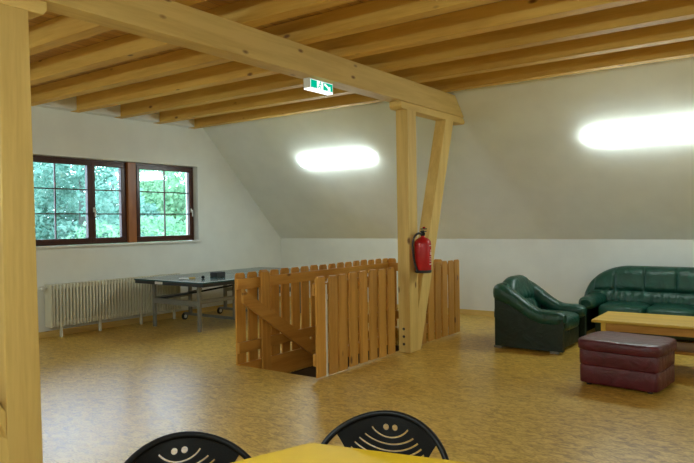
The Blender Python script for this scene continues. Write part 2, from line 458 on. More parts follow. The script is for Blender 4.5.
# ------------------------------------------------------------------ stair fence
PW, PT, PH = .141, .022, 1.012
def picket_poly(w, z0, z1):
    c = .026
    return [(-w / 2, z0), (w / 2, z0), (w / 2, z1 - c), (w / 2 - c * .8, z1), (-w / 2 + c * .8, z1), (-w / 2, z1 - c)]
def fence_panel(label, axis, line, spots, z0, a0, a1, rails, out, width=PW, extra=None, posts=()):
    """axis: direction it runs; line: plane of the pickets' outer face; out: +1/-1 side the pickets lie on"""
    c = (line, (a0 + a1) / 2, 0) if axis == 'Y' else ((a0 + a1) / 2, line, 0)
    r = thing('picket_fence', label, 'fence', c, 0, 'picket fences around the stairs')
    first = None
    for y in spots:
        if first is None:
            mb = MB().prism(picket_poly(width, z0, PH), 'X' if axis == 'Y' else 'Y', -PT / 2, PT / 2, .004)
            o = mb.build('picket', 'fenceZ', r); first = o
        else:
            o = first.copy(); COL.objects.link(o); o.parent = r
        off = y - (a0 + a1) / 2
        dz = random.uniform(-.012, .008)
        o.location = (-out * PT / 2, off, dz if z0 <= .02 else 0) if axis == 'Y' else (off, -out * PT / 2, 0)
        if z0 <= .02: o.location.z = abs(dz)
        o.rotation_euler.x = random.uniform(-.004, .004) if axis == 'Y' else 0
    for za, zb in rails:
        d0, d1 = -out * (PT + .001), -out * (PT + .036)
        lo, hi = min(d0, d1), max(d0, d1)
        h = (a1 - a0) / 2
        mb = MB()
        if axis == 'Y': mb.box(lo, hi, -h, h, za, zb, .004)
        else: mb.box(-h, h, lo, hi, za, zb, .004)
        mb.build('rail', 'fence' + axis, r)
    for (x0, x1, y0, y1, zz) in posts:
        mb = MB().box(x0 - c[0], x1 - c[0], y0 - c[1], y1 - c[1], 0, zz, .006)
        mb.build('corner_post', 'fenceZ', r)
    return r
XN = -3.972
n1 = [5.027 + .0 , 5.232] + [5.398 + .190 * i for i in range(6)]
fence_panel('near picket fence of upright boards left of the main post', 'Y', XN, n1, .012, 4.955, 6.445, [(.83, .95), (.13, .25)], 1)
n2 = [6.90, 7.09, 7.305, 7.495, 7.685, 7.875, 8.045]
fence_panel('near picket fence of upright boards right of the main post', 'Y', XN, n2, .012, 6.86, 8.10, [(.83, .95), (.13, .25)], 1)
XF = -5.155
n3 = [5.072 + .1865 * i for i in range(17)]
fence_panel('rear picket fence behind the stair opening, beside the table tennis table', 'Y', XF, n3, -.235, 5.0, 8.12, [(.83, .95), (.13, .25), (-.23, .015)], -1, width=.143)
n4 = [-5.06 + .19 * i for i in range(5)]
fence_panel('short end fence at the far end of the stair opening', 'X', 8.12, n4, .012, -5.09, -4.1, [(.83, .95), (.13, .25)], 1)
# stair handrail and its newel
r = thing('stair_handrail', 'dark wooden handrail board sloping down into the stairwell', 'handrail', (-5.03, 5.4, 0))
MB().prism([(4.945, .70), (4.945, .85), (6.30, .0), (6.30, -.19), ], 'X', -5.0, -4.965, .004).build('rail_board', 'fenceY', r, r.location)
MB().prism([(5.30, -.22), (5.435, -.22), (5.435, PH - .03), (5.415, PH), (5.32, PH), (5.30, PH - .03)], 'X', -5.055, -5.030, .003).build('newel_board', 'fenceZ', r, r.location)
# stairs
r = thing('staircase', 'dark wooden stairs going down inside the fenced opening', 'stairs', (-4.6, 5.1, -2.6))
for i in range(12):
    y = SY0 + .02 + .22 * i; z = -.2 * (i + 1)
    MB().box(SX0 + .09, SX1 - .045, y, y + .26, z - .04, z, .006).build('tread', 'fenceX', r, r.location)
for x in (SX0 + .06, SX1 - .04):
    MB().prism([(SY0 + .005, -.10), (SY0 + .005, -.5), (SY0 + 2.4, -2.59), (SY0 + 2.75, -2.59), (SY0 + .2, -.10)], 'X', x, x + .025).build('stringer', 'fenceY', r, r.location)
# thin white pole
tag(MB().tube([(-4.005, 5.142, 0), (-4.005, 5.142, .3), (-4.005, 5.142, .93)], .017, 12).build('white_pole', 'white', None, None, True),
    'thin white upright pole between the first two boards of the near fence', 'pole')

# ------------------------------------------------------------------ fire extinguisher
ec = Vector((-3.757, 6.715, .955))
r = thing('fire_extinguisher', 'red fire extinguisher hanging on the pine post above the fence', 'fire extinguisher', ec)
R0 = .0975
MB().lathe([(.07, .0), (.088, .004), (.095, .016), (.0985, .03), (.0985, .33), (.093, .36), (.072, .388), (.04, .405), (.024, .412), (.022, .425)], ec, 28).build('cylinder', 'red', r, ec, True)
MB().lathe([(.09, -.012), (.099, -.008), (.0995, .02), (.095, .024)], ec, 28).build('base_ring', 'rubber', r, ec, True)
MB().lathe([(.024, .425), (.028, .43), (.028, .46), (.02, .468), (.018, .49)], ec, 16).build('valve', 'black', r, ec, True)
MB().box(ec.x - .012, ec.x + .012, ec.y - .045, ec.y + .075, ec.z + .47, ec.z + .482, .003).box(ec.x - .012, ec.x + .012, ec.y - .035, ec.y + .085, ec.z + .50, ec.z + .512, .003).build('grip', 'black', r, ec)
MB().lathe([(.0, .0), (.016, .002), (.018, .014), (.012, .02)], ec + Vector((0, .03, .512)), 14).build('knob', 'red', r, ec, True)
hp = [ec + Vector(p) for p in ((.0, -.02, .445), (-.02, -.07, .455), (-.04, -.12, .42), (-.05, -.150, .35), (-.05, -.150, .26), (-.045, -.130, .14), (-.03, -.112, .05), (-.02, -.105, .02), (-.01, -.10, .03))]
def smooth(pts, n=6):
    out = []
    P = [Vector(p) for p in pts]
    for i in range(len(P) - 1):
        p0, p1, p2, p3 = P[max(i - 1, 0)], P[i], P[i + 1], P[min(i + 2, len(P) - 1)]
        for k in range(n):
            t = k / n
            out.append(.5 * ((2 * p1) + (p2 - p0) * t + (2 * p0 - 5 * p1 + 4 * p2 - p3) * t * t + (3 * p1 - p0 - 3 * p2 + p3) * t ** 3))
    out.append(P[-1]); return out
MB().tube(smooth(hp), .0125, 10).build('hose', 'rubber', r, ec, True)
# printed panel: pale lines and a pictogram block on the cylinder
def wrap(a0, a1, z0, z1, rr):
    mb = MB(); n = 6; secs = []
    rows = []
    for k in range(n + 1):
        a = math.radians(a0 + (a1 - a0) * k / n)
        rows.append([ec + Vector((rr * math.cos(a), rr * math.sin(a), z)) for z in (z0, z1)] + [ec + Vector(((rr - .003) * math.cos(a), (rr - .003) * math.sin(a), z)) for z in (z1, z0)])
    return mb.loft(rows)
M['print'] = plain('pale_print', (0.75, 0.45, 0.42), .5)
for a in ((-12, 30, .305, .315), (-4, 22, .20, .235), (2, 12, .24, .262), (-10, 30, .175, .182), (-10, 24, .155, .161), (-10, 28, .138, .144), (-10, 18, .12, .126), (-12, 30, .085, .10)):
    wrap(*a, R0 + .002).build('printed_line', 'print', r, ec)
MB().box(BX1, ec.x - .07, ec.y - .02, ec.y + .02, ec.z + .30, ec.z + .36).build('wall_bracket', 'steel', r, ec)

# ------------------------------------------------------------------ exit sign
ex = Vector((-3.955, 5.02, 2.855))
r = thing('exit_sign', 'green and white lit emergency exit sign under the long beam', 'exit sign', ex)
x0, x1, y0, y1, z0, z1 = -4.005, -3.93, 4.845, 5.225, 2.845, 2.9545
MB().box(x0, x1, y0, y1, z0 + .012, z1, .006).build('housing', 'white', r, ex)
MB().box(x0 + .004, x1 - .002, y0 + .004, y1 - .004, z0, z0 + .011).build('light_strip', 'sign_glow', r, ex)
fx = x1 + .001
face = MB().box(fx - .002, fx, y0 + .015, y1 - .012, z0 + .016, z1 - .012).build('face', 'sign_white', r, ex)
MB().box(fx, fx + .002, y0 + .02, y0 + .115, z0 + .02, z1 - .016).build('green_field', 'sign_green', r, ex)
MB().box(fx, fx + .002, y1 - .165, y1 - .016, z0 + .02, z1 - .016).build('green_field', 'sign_green', r, ex)
# running figure through a door, and an arrow
cy, cz = y0 + .165, z0 + .056
mn = MB()
mn.lathe([(.009, 0), (.009, .002)], (fx, cy + .008, cz + .030), 12, 'X')
def bar(mb, p, q, w, x):
    p, q = Vector(p), Vector(q); d = (q - p).normalized(); n_ = Vector((-d.y, d.x)) * w / 2
    mb.prism([tuple(p + n_), tuple(q + n_), tuple(q - n_), tuple(p - n_)], 'X', x, x + .002)
for p, q in (((cy + .004, cz + .018), (cy - .008, cz - .008)), ((cy - .008, cz - .008), (cy + .012, cz - .018)), ((cy + .012, cz - .018), (cy + .008, cz - .036)),
             ((cy - .008, cz - .008), (cy - .024, cz - .022)), ((cy - .024, cz - .022), (cy - .040, cz - .022)), ((cy + .004, cz + .016), (cy + .024, cz + .004)), ((cy + .002, cz + .014), (cy - .022, cz + .010))):
    bar(mn, p, q, .009, fx)
mn.build('running_figure', 'sign_green', r, ex)
ar = MB(); ay = y1 - .092
bar(ar, (ay - .055, z1 - .03), (ay + .012, z0 + .045), .020, fx + .0022)
ar.prism([(ay + .040, z0 + .022), (ay + .034, z0 + .068), (ay - .008, z0 + .026)], 'X', fx + .0022, fx + .0042)
ar.build('arrow', 'sign_white', r, ex)

# ------------------------------------------------------------------ wall lamps on the slope, and added fill lamps
def lamp(x0, x1, label, yc=8.46, front=1):
    zc = ZK + (YK - yc) if front == 1 else ZK + (yc - YR)
    n_ = Vector((0, -front, -1)).normalized(); u = Vector((0, -front, 1)).normalized()
    c = Vector(((x0 + x1) / 2, yc, zc))
    r = thing('wall_lamp', label, 'lamp', c, 0, 'fluorescent lamps on the slope')
    rot = Matrix(((1, 0, 0), (0, u.y, n_.y), (0, u.z, n_.z)))
    h = (x1 - x0) / 2
    def P(a, b_, d): return c + Vector((a, 0, 0)) + u * b_ + n_ * d
    mb = MB()
    secs = []
    prof = [(-.075, .003), (-.075, .02), (.075, .02), (.075, .003)]
    for a in (-h + .05, h - .05): secs.append([P(a, b_, d) for b_, d in prof])
    mb.loft(secs).build('base_plate', 'white', r, c)
    W = .108
    secs = []
    for a, sc in ((-h, .35), (-h + .012, .62), (-h + .045, .85), (-h + .11, 1), (0, 1), (h - .11, 1), (h - .045, .85), (h - .012, .62), (h, .35)):
        ring = []
        for k_ in range(16):
            th = PI * k_ / 15
            ring.append(P(a, W * sc * math.cos(th), .021 + .06 * (.4 + .6 * sc) * math.sin(th) ** .75))
        secs.append(ring)
    mb = MB().loft(secs)
    mb.build('diffuser', 'lamp' if front == 1 else 'rear_fill', r, c, True)
    secs = []
    for a in (h - .035, h - .010):
        secs.append([P(a, b_, d) for b_, d in ((-.012, .062), (-.012, .084), (.040, .084), (.040, .062))])
    MB().loft(secs).build('clip', 'steel', r, c)
    return r
lamp(-7.06, -5.60, 'long white lit lamp on the slope above the table tennis corner')
lamp(-2.34, -.88, 'long white lit lamp on the slope above the green sofa')
lamp(2.30, 3.85, 'long white fill lamp added out of view at the far right end of the lamp slope')  # out of view, added because the two visible lamps left the room dark
for x0, lb_ in ((-7.10, 'long white fill lamp added on the unseen opposite slope nearest the window wall'), (-2.40, 'long white fill lamp added in the middle of the unseen opposite slope'), (2.30, 'long white fill lamp added on the unseen opposite slope farthest from the windows')):  # three unseen lamps added behind the camera side to brighten the room
    lamp(x0, x0 + 1.55, lb_, YR + 1.34, -1)

# ------------------------------------------------------------------ radiator
RX0, RX1 = XG + .03, XG + .20
r = thing('radiator', 'cream column radiator under the windows', 'radiator', (XG + .1, 5.9, 0))
RY0, RY1 = 4.83, 7.08
mb = MB(); n = 44; p = (RY1 - RY0) / n
first = None
for i in range(n):
    y = RY0 + p * i
    if first is None:
        q = MB()
        q.box(RX0 + .02, RX1, -p * .29, p * .29, .155, .745, .012)
        first = q.build('rib', 'radiator', r, None, True); o = first
    else:
        o = first.copy(); COL.objects.link(o); o.parent = r
    o.location = (-r.location.x, y + p / 2 - r.location.y, 0)
MB().box(RX0 + .03, RX1 - .02, RY0 + .01, RY1 - .01, .165, .22).box(RX0 + .03, RX1 - .02, RY0 + .01, RY1 - .01, .68, .735).box(RX0 + .05, RX1 - .06, RY0 + .01, RY1 - .01, .22, .68).build('core', 'radiator', r, r.location)
MB().box(RX0, RX1 + .004, RY0 - .022, RY0 - .002, .155, .75, .004).build('side_panel', 'radiator', r, r.location)
for y in (4.97, 5.58, 6.30, 6.95):
    MB().box(RX1 - .06, RX1 - .015, y - .014, y + .014, 0, .162, .004).build('foot', 'radiator', r, r.location)
MB().tube([(XG + .10, RY0 - .03, .70), (XG + .10, RY0 - .10, .70), (XG + .10, RY0 - .13, .70)], .014, 10).lathe([(.026, 0), (.028, .03), (.024, .06)], (XG + .10, RY0 - .10, .70), 14, 'X').build('valve', 'white', r, r.location, True)

# ------------------------------------------------------------------ table tennis table
TX0, TX1, TY0, TY1, TZ = -8.40, -6.86, 6.05, 8.80, .745
r = thing('table_tennis_table', 'dark blue-green table tennis table on a grey wheeled frame', 'table tennis table', ((TX0 + TX1) / 2, (TY0 + TY1) / 2, 0))
lo = r.location
ym = (TY0 + TY1) / 2
for a, b_ in ((TY0, ym - .004), (ym + .004, TY1)):
    t_ = MB().box(TX0, TX1, a, b_, TZ - .022, TZ, .003).build('tabletop', 'ttgreen', r, lo)
    ap = MB()
    ap.box(TX0 + .01, TX1 - .01, a + .01, a + .04, TZ - .068, TZ - .023); ap.box(TX0 + .01, TX1 - .01, b_ - .04, b_ - .01, TZ - .068, TZ - .023)
    ap.box(TX0 + .01, TX0 + .04, a + .04, b_ - .04, TZ - .068, TZ - .023); ap.box(TX1 - .04, TX1 - .01, a + .04, b_ - .04, TZ - .068, TZ - .023)
    ap.build('apron', 'ttedge', t_, lo)
    ln = MB()
    zt_ = TZ + .0008
    ln.box(TX0 + .001, TX0 + .021, a, b_, TZ, zt_); ln.box(TX1 - .021, TX1 - .001, a, b_, TZ, zt_)
    ln.box((TX0 + TX1) / 2 - .002, (TX0 + TX1) / 2 + .002, a, b_, TZ, zt_)
    ye = a if a == TY0 else b_
    s_ = 1 if a == TY0 else -1
    ln.box(TX0 + .02, TX1 - .02, min(ye, ye + s_ * .02), max(ye, ye + s_ * .02), TZ, zt_)
    ln.build('court_lines', 'white', t_, lo)
MB().box(TX0 + .50, TX0 + .66, TY0 - .003, TY0 + .012, TZ - .062, TZ - .026).build('badge', 'white', r, lo)
LZ = TZ - .07
for x in (-8.22, -7.20):
    for y, ss in ((6.28, 1), (6.98, 1), (7.75, -1), (8.52, -1)):
        MB().box(x - .028, x + .028, y - .02, y + .02, .0 if y in (6.28, 8.52) else .10, LZ, .004).build('leg', 'steel', r, lo)
for y in (6.28, 8.52):
    MB().box(-8.19, -7.23, y - .015, y + .015, .36, .44, .004).build('stretcher', 'steel', r, lo)
for x in (-8.22, -7.20):
    sr = None
    MB().box(x - .018, x + .018, 6.30, 6.96, .40, .46, .004).build('side_rail', 'steel', r, lo)
    MB().box(x - .018, x + .018, 7.77, 8.50, .40, .46, .004).build('side_rail', 'steel', r, lo)
for y in (6.98, 7.75):
    MB().box(-8.36, -7.12, y - .02, y + .02, .085, .125, .004).build('axle_bar', 'steel', r, lo)
MB().tube([(-8.22, 6.32, .42), (-7.66, 6.65, .52), (-7.20, 6.94, .62)], .014, 8).tube([(-7.20, 6.32, .62), (-7.66, 6.62, .545), (-8.22, 6.94, .46)], .014, 8).build('cross_strut', 'ttedge', r, lo)
for x in (-8.36, -7.12):
    for y in (6.98, 7.75):
        w_ = MB().lathe([(.012, -.018), (.05, -.018), (.058, -.012), (.058, .012), (.05, .018), (.012, .018)], (x, y, .058), 20, 'X').build('wheel', 'rubber', r, lo, True)
        MB().lathe([(.02, -.020), (.03, -.021), (.03, .021), (.02, .020)], (x, y, .058), 16, 'X').build('hub', 'white', w_, lo, True)
# things lying on it
bx = MB().box(-7.52, -7.36, 6.78, 6.95, TZ, TZ + .075, .006)
bx = bx.build('black_box', 'rubber', None, (-7.44, 6.865, TZ)); tag(bx, 'small black box standing on the table tennis table', 'box')
def bat(c, rz, face_m, label):
    r_ = thing('table_tennis_bat', label, 'bat', c, rz, 'bats on the table tennis table')
    b1 = MB().lathe([(.0, .0), (.073, .0), (.075, .003), (.075, .010), (.073, .013), (0, .013)], (0, 0, 0), 28).build('blade', face_m, r_, None, True)
    MB().box(.066, .165, -.013, .013, .0, .022, .005).build('handle', 'pineX', r_)
bat((-7.62, 6.36, TZ + .001), .9, 'white', 'pale round bat lying near the end of the table tennis table')
bl = MB().lathe([(0, 0), (.012, .002), (.022, .010), (.026, .024), (.022, .040), (.012, .048), (0, .05)], (-7.36, 6.50, TZ), 18).build('dark_ball', 'black', None, None, True)
tag(bl, 'small dark round knob lying beside the pale bat', 'ball')

# ------------------------------------------------------------------ leather seats
def uside(D, W, rc, inset, step=.035):
    """U shaped path, open towards +x; returns [(point, outward normal, s in 0..1 along x)]"""
    out = []
    h = W / 2 - inset; xb = -D / 2 + inset; xf = D / 2
    rc = max(rc - inset, .02)
    n = max(4, int((xf - xb - rc) / step))
    for i in range(n): out.append((Vector((xf + (xb + rc - xf) * i / n, -h)), Vector((0, -1))))
    for i in range(9):
        a = -PI / 2 - PI / 2 * i / 8
        out.append((Vector((xb + rc + rc * math.cos(a), -h + rc + rc * math.sin(a))), Vector((math.cos(a), math.sin(a)))))
    m = max(4, int((2 * h - 2 * rc) / step))
    for i in range(1, m): out.append((Vector((xb, -h + rc + (2 * h - 2 * rc) * i / m)), Vector((-1, 0))))
    for i in range(9):
        a = PI - PI / 2 * i / 8
        out.append((Vector((xb + rc + rc * math.cos(a), h - rc + rc * math.sin(a))), Vector((math.cos(a), math.sin(a)))))
    for i in range(1, n + 1): out.append((Vector((xb + rc + (xf - xb - rc) * i / n, h)), Vector((0, 1))))
    return out
def sstep(a, b, x):
    t = max(0, min(1, (x - a) / (b - a))); return t * t * (3 - 2 * t)
def tub_seat(root, D, W, arm, back, xr0, xr1, tarm=.20, crown=.03, seats=1, rcp=.06, zlo=.022, fwd=1.0):
    """arm height, back height; the top falls from back to arm between x = xr0 and xr1 (local, front = +x)"""
    def top(p):
        t = sstep(xr0, xr1, p.x)
        c = crown * max(0, 1 - (p.y / (W / 2)) ** 2)
        return (back + c) * (1 - t) + arm * t
    # outer shell
    secs = []
    for p, n_ in uside(D, W, rcp, .03):
        z = top(p) - .085
        a = p + n_ * .0; i_ = p - n_ * .06
        secs.append([(a.x, a.y, zlo), (a.x, a.y, z), (i_.x, i_.y, z), (i_.x, i_.y, zlo)])
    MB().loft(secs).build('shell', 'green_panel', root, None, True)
    # padded roll on top of arms and back
    path = uside(D, W, rcp + .05, tarm / 2 + .005)
    secs = []
    K = len(path)
    for i, (p, n_) in enumerate(path):
        e_ = min(i, K - 1 - i)
        sc = [.55, .86, .97][e_] if e_ < 3 else 1
        push = fwd * [.055, .045, .02][e_] if e_ < 3 else 0
        t = sstep(xr0, xr1, p.x)
        a_ = tarm / 2 * (1.0 + .12 * (1 - t)); b_ = .085 + .03 * (1 - t)
        wr = 1 + .035 * math.sin(i * 1.9) * (.4 + t * .6 * (1 - t) * 4)
        zc = top(p) - b_
        ring = []
        for k_ in range(18):
            th = 2 * PI * k_ / 18
            cx_, sz_ = math.cos(th), math.sin(th)
            q = p + n_ * (a_ * sc * math.copysign(abs(cx_) ** .8, cx_)) * wr + Vector((push, 0))
            ring.append((q.x, q.y, zc + b_ * sc * math.copysign(abs(sz_) ** .8, sz_)))
        secs.append(ring)
    MB().loft(secs).build('armrest_roll', 'green_leather', root, None, True)
    iw = W - 2 * tarm
    # plinth front and seat cushions
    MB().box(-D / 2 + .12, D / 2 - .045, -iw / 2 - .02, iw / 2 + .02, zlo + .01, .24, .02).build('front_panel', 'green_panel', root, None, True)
    cw = iw / seats
    for k_ in range(seats):
        yc = -iw / 2 + cw * (k_ + .5)
        def puff(q, p):
            return Vector((q.x, q.y, q.z + .02 * (1 - p.x ** 2) * (1 - p.y ** 2) * (1 if p.z > 0 else 0)))
        MB().blob((.06, yc, .315), (D / 2 - .06, cw / 2 + .002, .095), .38, None, 32, 18, puff).build('seat_cushion', 'green_leather', root, None, True)
    return iw, cw
def backrest(root, xf, xb, half, z0, ztop, rcw, zl, seams, zg, lean, name='backrest', fine=.012, wrk=1.0):
    """padded back: front face at xf, back face at xb, top edge rounded down to zl at both ends"""
    tr = (xf - xb) / 2 * .92
    n = int(2 * half / fine); secs = []
    for i in range(n + 1):
        y = -half + 2 * half * i / n
        d = max(0, (abs(y) - (half - rcw)) / rcw)
        h = zl + (ztop - zl) * math.sqrt(max(0, 1 - d * d))
        gr = 1.0
        for sy in seams: gr *= 1 - .5 * math.exp(-((y - sy) / .016) ** 2)
        crow = math.cos(min(1, abs(y) / half) * PI / 2) ** .3
        sec = []
        zt_ = max(z0 + .05, h - tr)
        for k in range(17):
            z = z0 + (zt_ - z0) * k / 16
            if z < zg:
                u = (z - z0) / (zg - z0)
                b = .055 * math.sin(PI * u) ** .6 * crow + .007 * wrk * math.sin(y * 62 + 2 * math.sin(y * 9)) * math.sin(PI * u)
            else:
                u = min(1, (z - zg) / max(.05, zt_ - zg))
                b = (.05 * math.sin(PI * min(u, .5)) ** .5) * crow * gr + .004 * wrk * math.sin(y * 40 + z * 25 + 3 * math.sin(y * 7)) * (1 - u)
            sec.append((xf - lean * (z - z0) + b, y, z))
        xa = sec[-1][0]; xz = xb
        cx_ = (xa + xz) / 2; ra = (xa - xz) / 2
        for k in range(1, 12):
            a = PI * k / 12
            sec.append((cx_ + ra * math.cos(a), y, zt_ + (h - zt_) * math.sin(a) ))
        sec.append((xz, y, zt_)); sec.append((xz, y, z0))
        secs.append(sec)
    return MB().loft(secs).build(name, 'green_leather', root, None, True, 60)
def foot(root, pts):
    for x, y in pts:
        MB().box(x - .05, x + .05, y - .02, y + .02, 0, .026, .003).build('foot', 'steel', root, None)

# armchair: front towards +X
AC = Vector((-2.765, 7.86, 0))
r = thing('armchair', 'dark green leather armchair beside the burgundy footstool', 'armchair', AC, -.02)
D, W = .87, .95
iw, cw = tub_seat(r, D, W, .485, .775, -.38, .22, .19, .02, fwd=.2)
backrest(r, -.13, -.415, W / 2 - .06, .36, .85, .32, .50, [], .56, .30, wrk=1.6)
foot(r, [(.34, -.44), (.34, .44), (-.36, -.43), (-.36, .43)])

# sofa: front towards -Y, against the knee wall
W = 2.26; D = .92
SC = Vector((-2.60 + W / 2, 9.76 - D / 2, 0))
r = thing('sofa', 'dark green leather sofa against the low white wall', 'sofa', SC, -PI / 2)
iw, cw = tub_seat(r, D, W, .51, .54, -.26, .16, .24, .0, 3, fwd=.5)
backrest(r, -.05, -.43, W / 2 + .06, .36, .895, .60, .46, [-.78, -.40, 0, .40, .78], .565, .25)
foot(r, [(.38, -1.08), (.38, 1.08), (-.36, -1.08), (-.36, 1.08)])

# footstool
OC = Vector((-1.43, 6.415, 0))
r = thing('footstool', 'burgundy leather footstool in front of the pine coffee table', 'footstool', OC, -.10)
def sag(q, p):
    return Vector((q.x, q.y, q.z - (.012 * (1 - p.x ** 2) * (1 - p.y ** 2) if p.z > 0 else 0)))
hx, hy = .362, .29
MB().blob((0, 0, .378), (hx + .022, hy + .022, .062), .34, None, 44, 16, sag).build('top_cushion', 'burgundy', r, None, True)
MB().blob((0, 0, .265), (hx - .006, hy - .006, .080), .16, None, 44, 14).build('middle_band', 'burgundy', r, None, True)
MB().blob((0, 0, .108), (hx - .008, hy - .008, .092), .16, None, 44, 14).build('lower_band', 'burgundy', r, None, True)
for x in (-1, 1):
    for y in (-1, 1):
        MB().lathe([(.022, 0), (.025, .01), (.025, .03)], (x * .27, y * .22, 0), 14).build('foot', 'rubber', r, None, True)

# coffee table
CC = Vector((-1.13, 7.32, 0))
r = thing('coffee_table', 'low yellow pine coffee table in front of the green sofa', 'coffee table', CC, .02)
hx, hy = .77, .365
MB().box(-hx, hx, -hy, hy, .472, .50, .005).build('tabletop', 'tablewoodX', r)
ix, iy = hx - .12, hy - .07
for y in (-1, 1): MB().box(-ix, ix, y * iy - .011, y * iy + .011, .385, .471).build('apron', 'fenceX', r)
for x in (-1, 1): MB().box(x * ix - .011, x * ix + .011, -iy + .012, iy - .012, .385, .471).build('apron', 'fenceX', r)
for x in (-1, 1):
    for y in (-1, 1):
        xa, ya = x * (ix + .012), y * (iy + .002)
        MB().box(xa - .024, xa + .024, ya - .024, ya + .024, 0, .471, .004).build('leg', 'tablewoodZ', r)
MB().box(-ix - .02, ix + .02, -iy + .03, iy - .03, .20, .228, .004).build('shelf', 'fenceX', r)

# ------------------------------------------------------------------ yellow trapezoid table
C0 = Vector((-1.510, 1.836)); d1 = Vector((-.306, -.952)).normalized(); d2 = Vector((.972, .238)).normalized()
corners = [C0, C0 + d2 * .72, C0 + d2 * 1.08 + d1 * .62 - d1 * 0, C0 + d1 * .70 - d2 * 0]
ctr = sum(corners, Vector((0, 0))) / 4
def rounded(poly, rad, n=6):
    out = []
    for i, p in enumerate(poly):
        a = (poly[i - 1] - p).normalized(); b_ = (poly[(i + 1) % len(poly)] - p).normalized()
        half = math.acos(max(-1, min(1, a.dot(b_)))) / 2
        t = rad / math.tan(half); p0, p1 = p + a * t, p + b_ * t
        cc = p + (a + b_).normalized() * rad / math.sin(half)
        v0, v1 = p0 - cc, p1 - cc
        for k_ in range(n + 1):
            v = v0.lerp(v1, k_ / n).normalized() * rad
            out.append(cc + v)
    return out
r = thing('yellow_table', 'yellow topped table with a blunt corner between two black chairs', 'table', (ctr.x, ctr.y, 0))
tp = [tuple(p - ctr) for p in rounded(corners, .04)]
MB().prism(tp, 'Z', .715, .74, .004).build('tabletop', 'yellow', r)
for p in corners:
    q = (p - ctr) * .84
    MB().tube([(q.x, q.y, 0), (q.x, q.y, .3), (q.x, q.y, .714)], .018, 12).build('leg', 'black', r, None, True)
fr = MB()
q = [(p - ctr) * .80 for p in corners]
fr.tube([(v.x, v.y, .695) for v in q], .014, 8, True).build('under_frame', 'black', r, None, True)

# ------------------------------------------------------------------ smiling chairs
def plate_mesh():
    """flat curve with holes, filled, then bent; in the x-z plane, z measured from the top of the ring"""
    cu = bpy.data.curves.new('plate', 'CURVE'); cu.dimensions = '2D'; cu.fill_mode = 'BOTH'; cu.extrude = .0025
    def spline(pts):
        sp = cu.splines.new('POLY'); sp.points.add(len(pts) - 1)
        for k_, p in enumerate(pts): sp.points[k_].co = (p[0], p[1], 0, 1)
        sp.use_cyclic_u = True
    A_, B_ = .243, .161
    ol = []
    t0 = math.acos(.200 / A_)
    for k_ in range(41):
        t = t0 + (PI - 2 * t0) * k_ / 40
        ol.append((A_ * math.cos(t), -B_ + B_ * math.sin(t)))
    zl = ol[-1][1]
    left = [(-.200 + .085 * (1 - (1 - u) ** 1.7), zl - .22 * u) for u in [i / 14 for i in range(1, 15)]]
    ol += left
    ol += [(-x, z) for x, z in reversed(left)]
    spline(ol)
    for s_ in (-1, 1):
        spline([(s_ * .0178 + .0115 * math.cos(2 * PI * k_ / 20), -.050 + .0115 * math.sin(2 * PI * k_ / 20)) for k_ in range(20)])
    for hc, sag_, zm in ((.072, .036, -.087), (.097, .034, -.111), (.117, .044, -.135), (.133, .052, -.159), (.145, .058, -.183)):
        R_ = (hc * hc + sag_ * sag_) / (2 * sag_); th = math.asin(hc / R_)
        pts = []
        for k_ in range(25):
            a = -th + 2 * th * k_ / 24; pts.append(((R_ + .0032) * math.sin(a), zm + R_ - (R_ + .0032) * math.cos(a)))
        for k_ in range(25):
            a = th - 2 * th * k_ / 24; pts.append(((R_ - .0032) * math.sin(a), zm + R_ - (R_ - .0032) * math.cos(a)))
        spline(pts)
    ob = bpy.data.objects.new('plate', cu); COL.objects.link(ob)
    dg = bpy.context.evaluated_depsgraph_get(); dg.update()
    me = bpy.data.meshes.new_from_object(ob.evaluated_get(dg))
    bpy.data.objects.remove(ob); bpy.data.curves.remove(cu)
    bm = bmesh.new(); bm.from_mesh(me); bpy.data.meshes.remove(me)
    return bm
ZT = .806
TILT = math.tan(math.radians(13))
def bend(x, z):
    """x across, z below the top -> local position; chair faces -y; back leans to +y and wraps forward at the sides"""
    return Vector((x, z * TILT - 1.6 * x * x + .05, ZT + z))
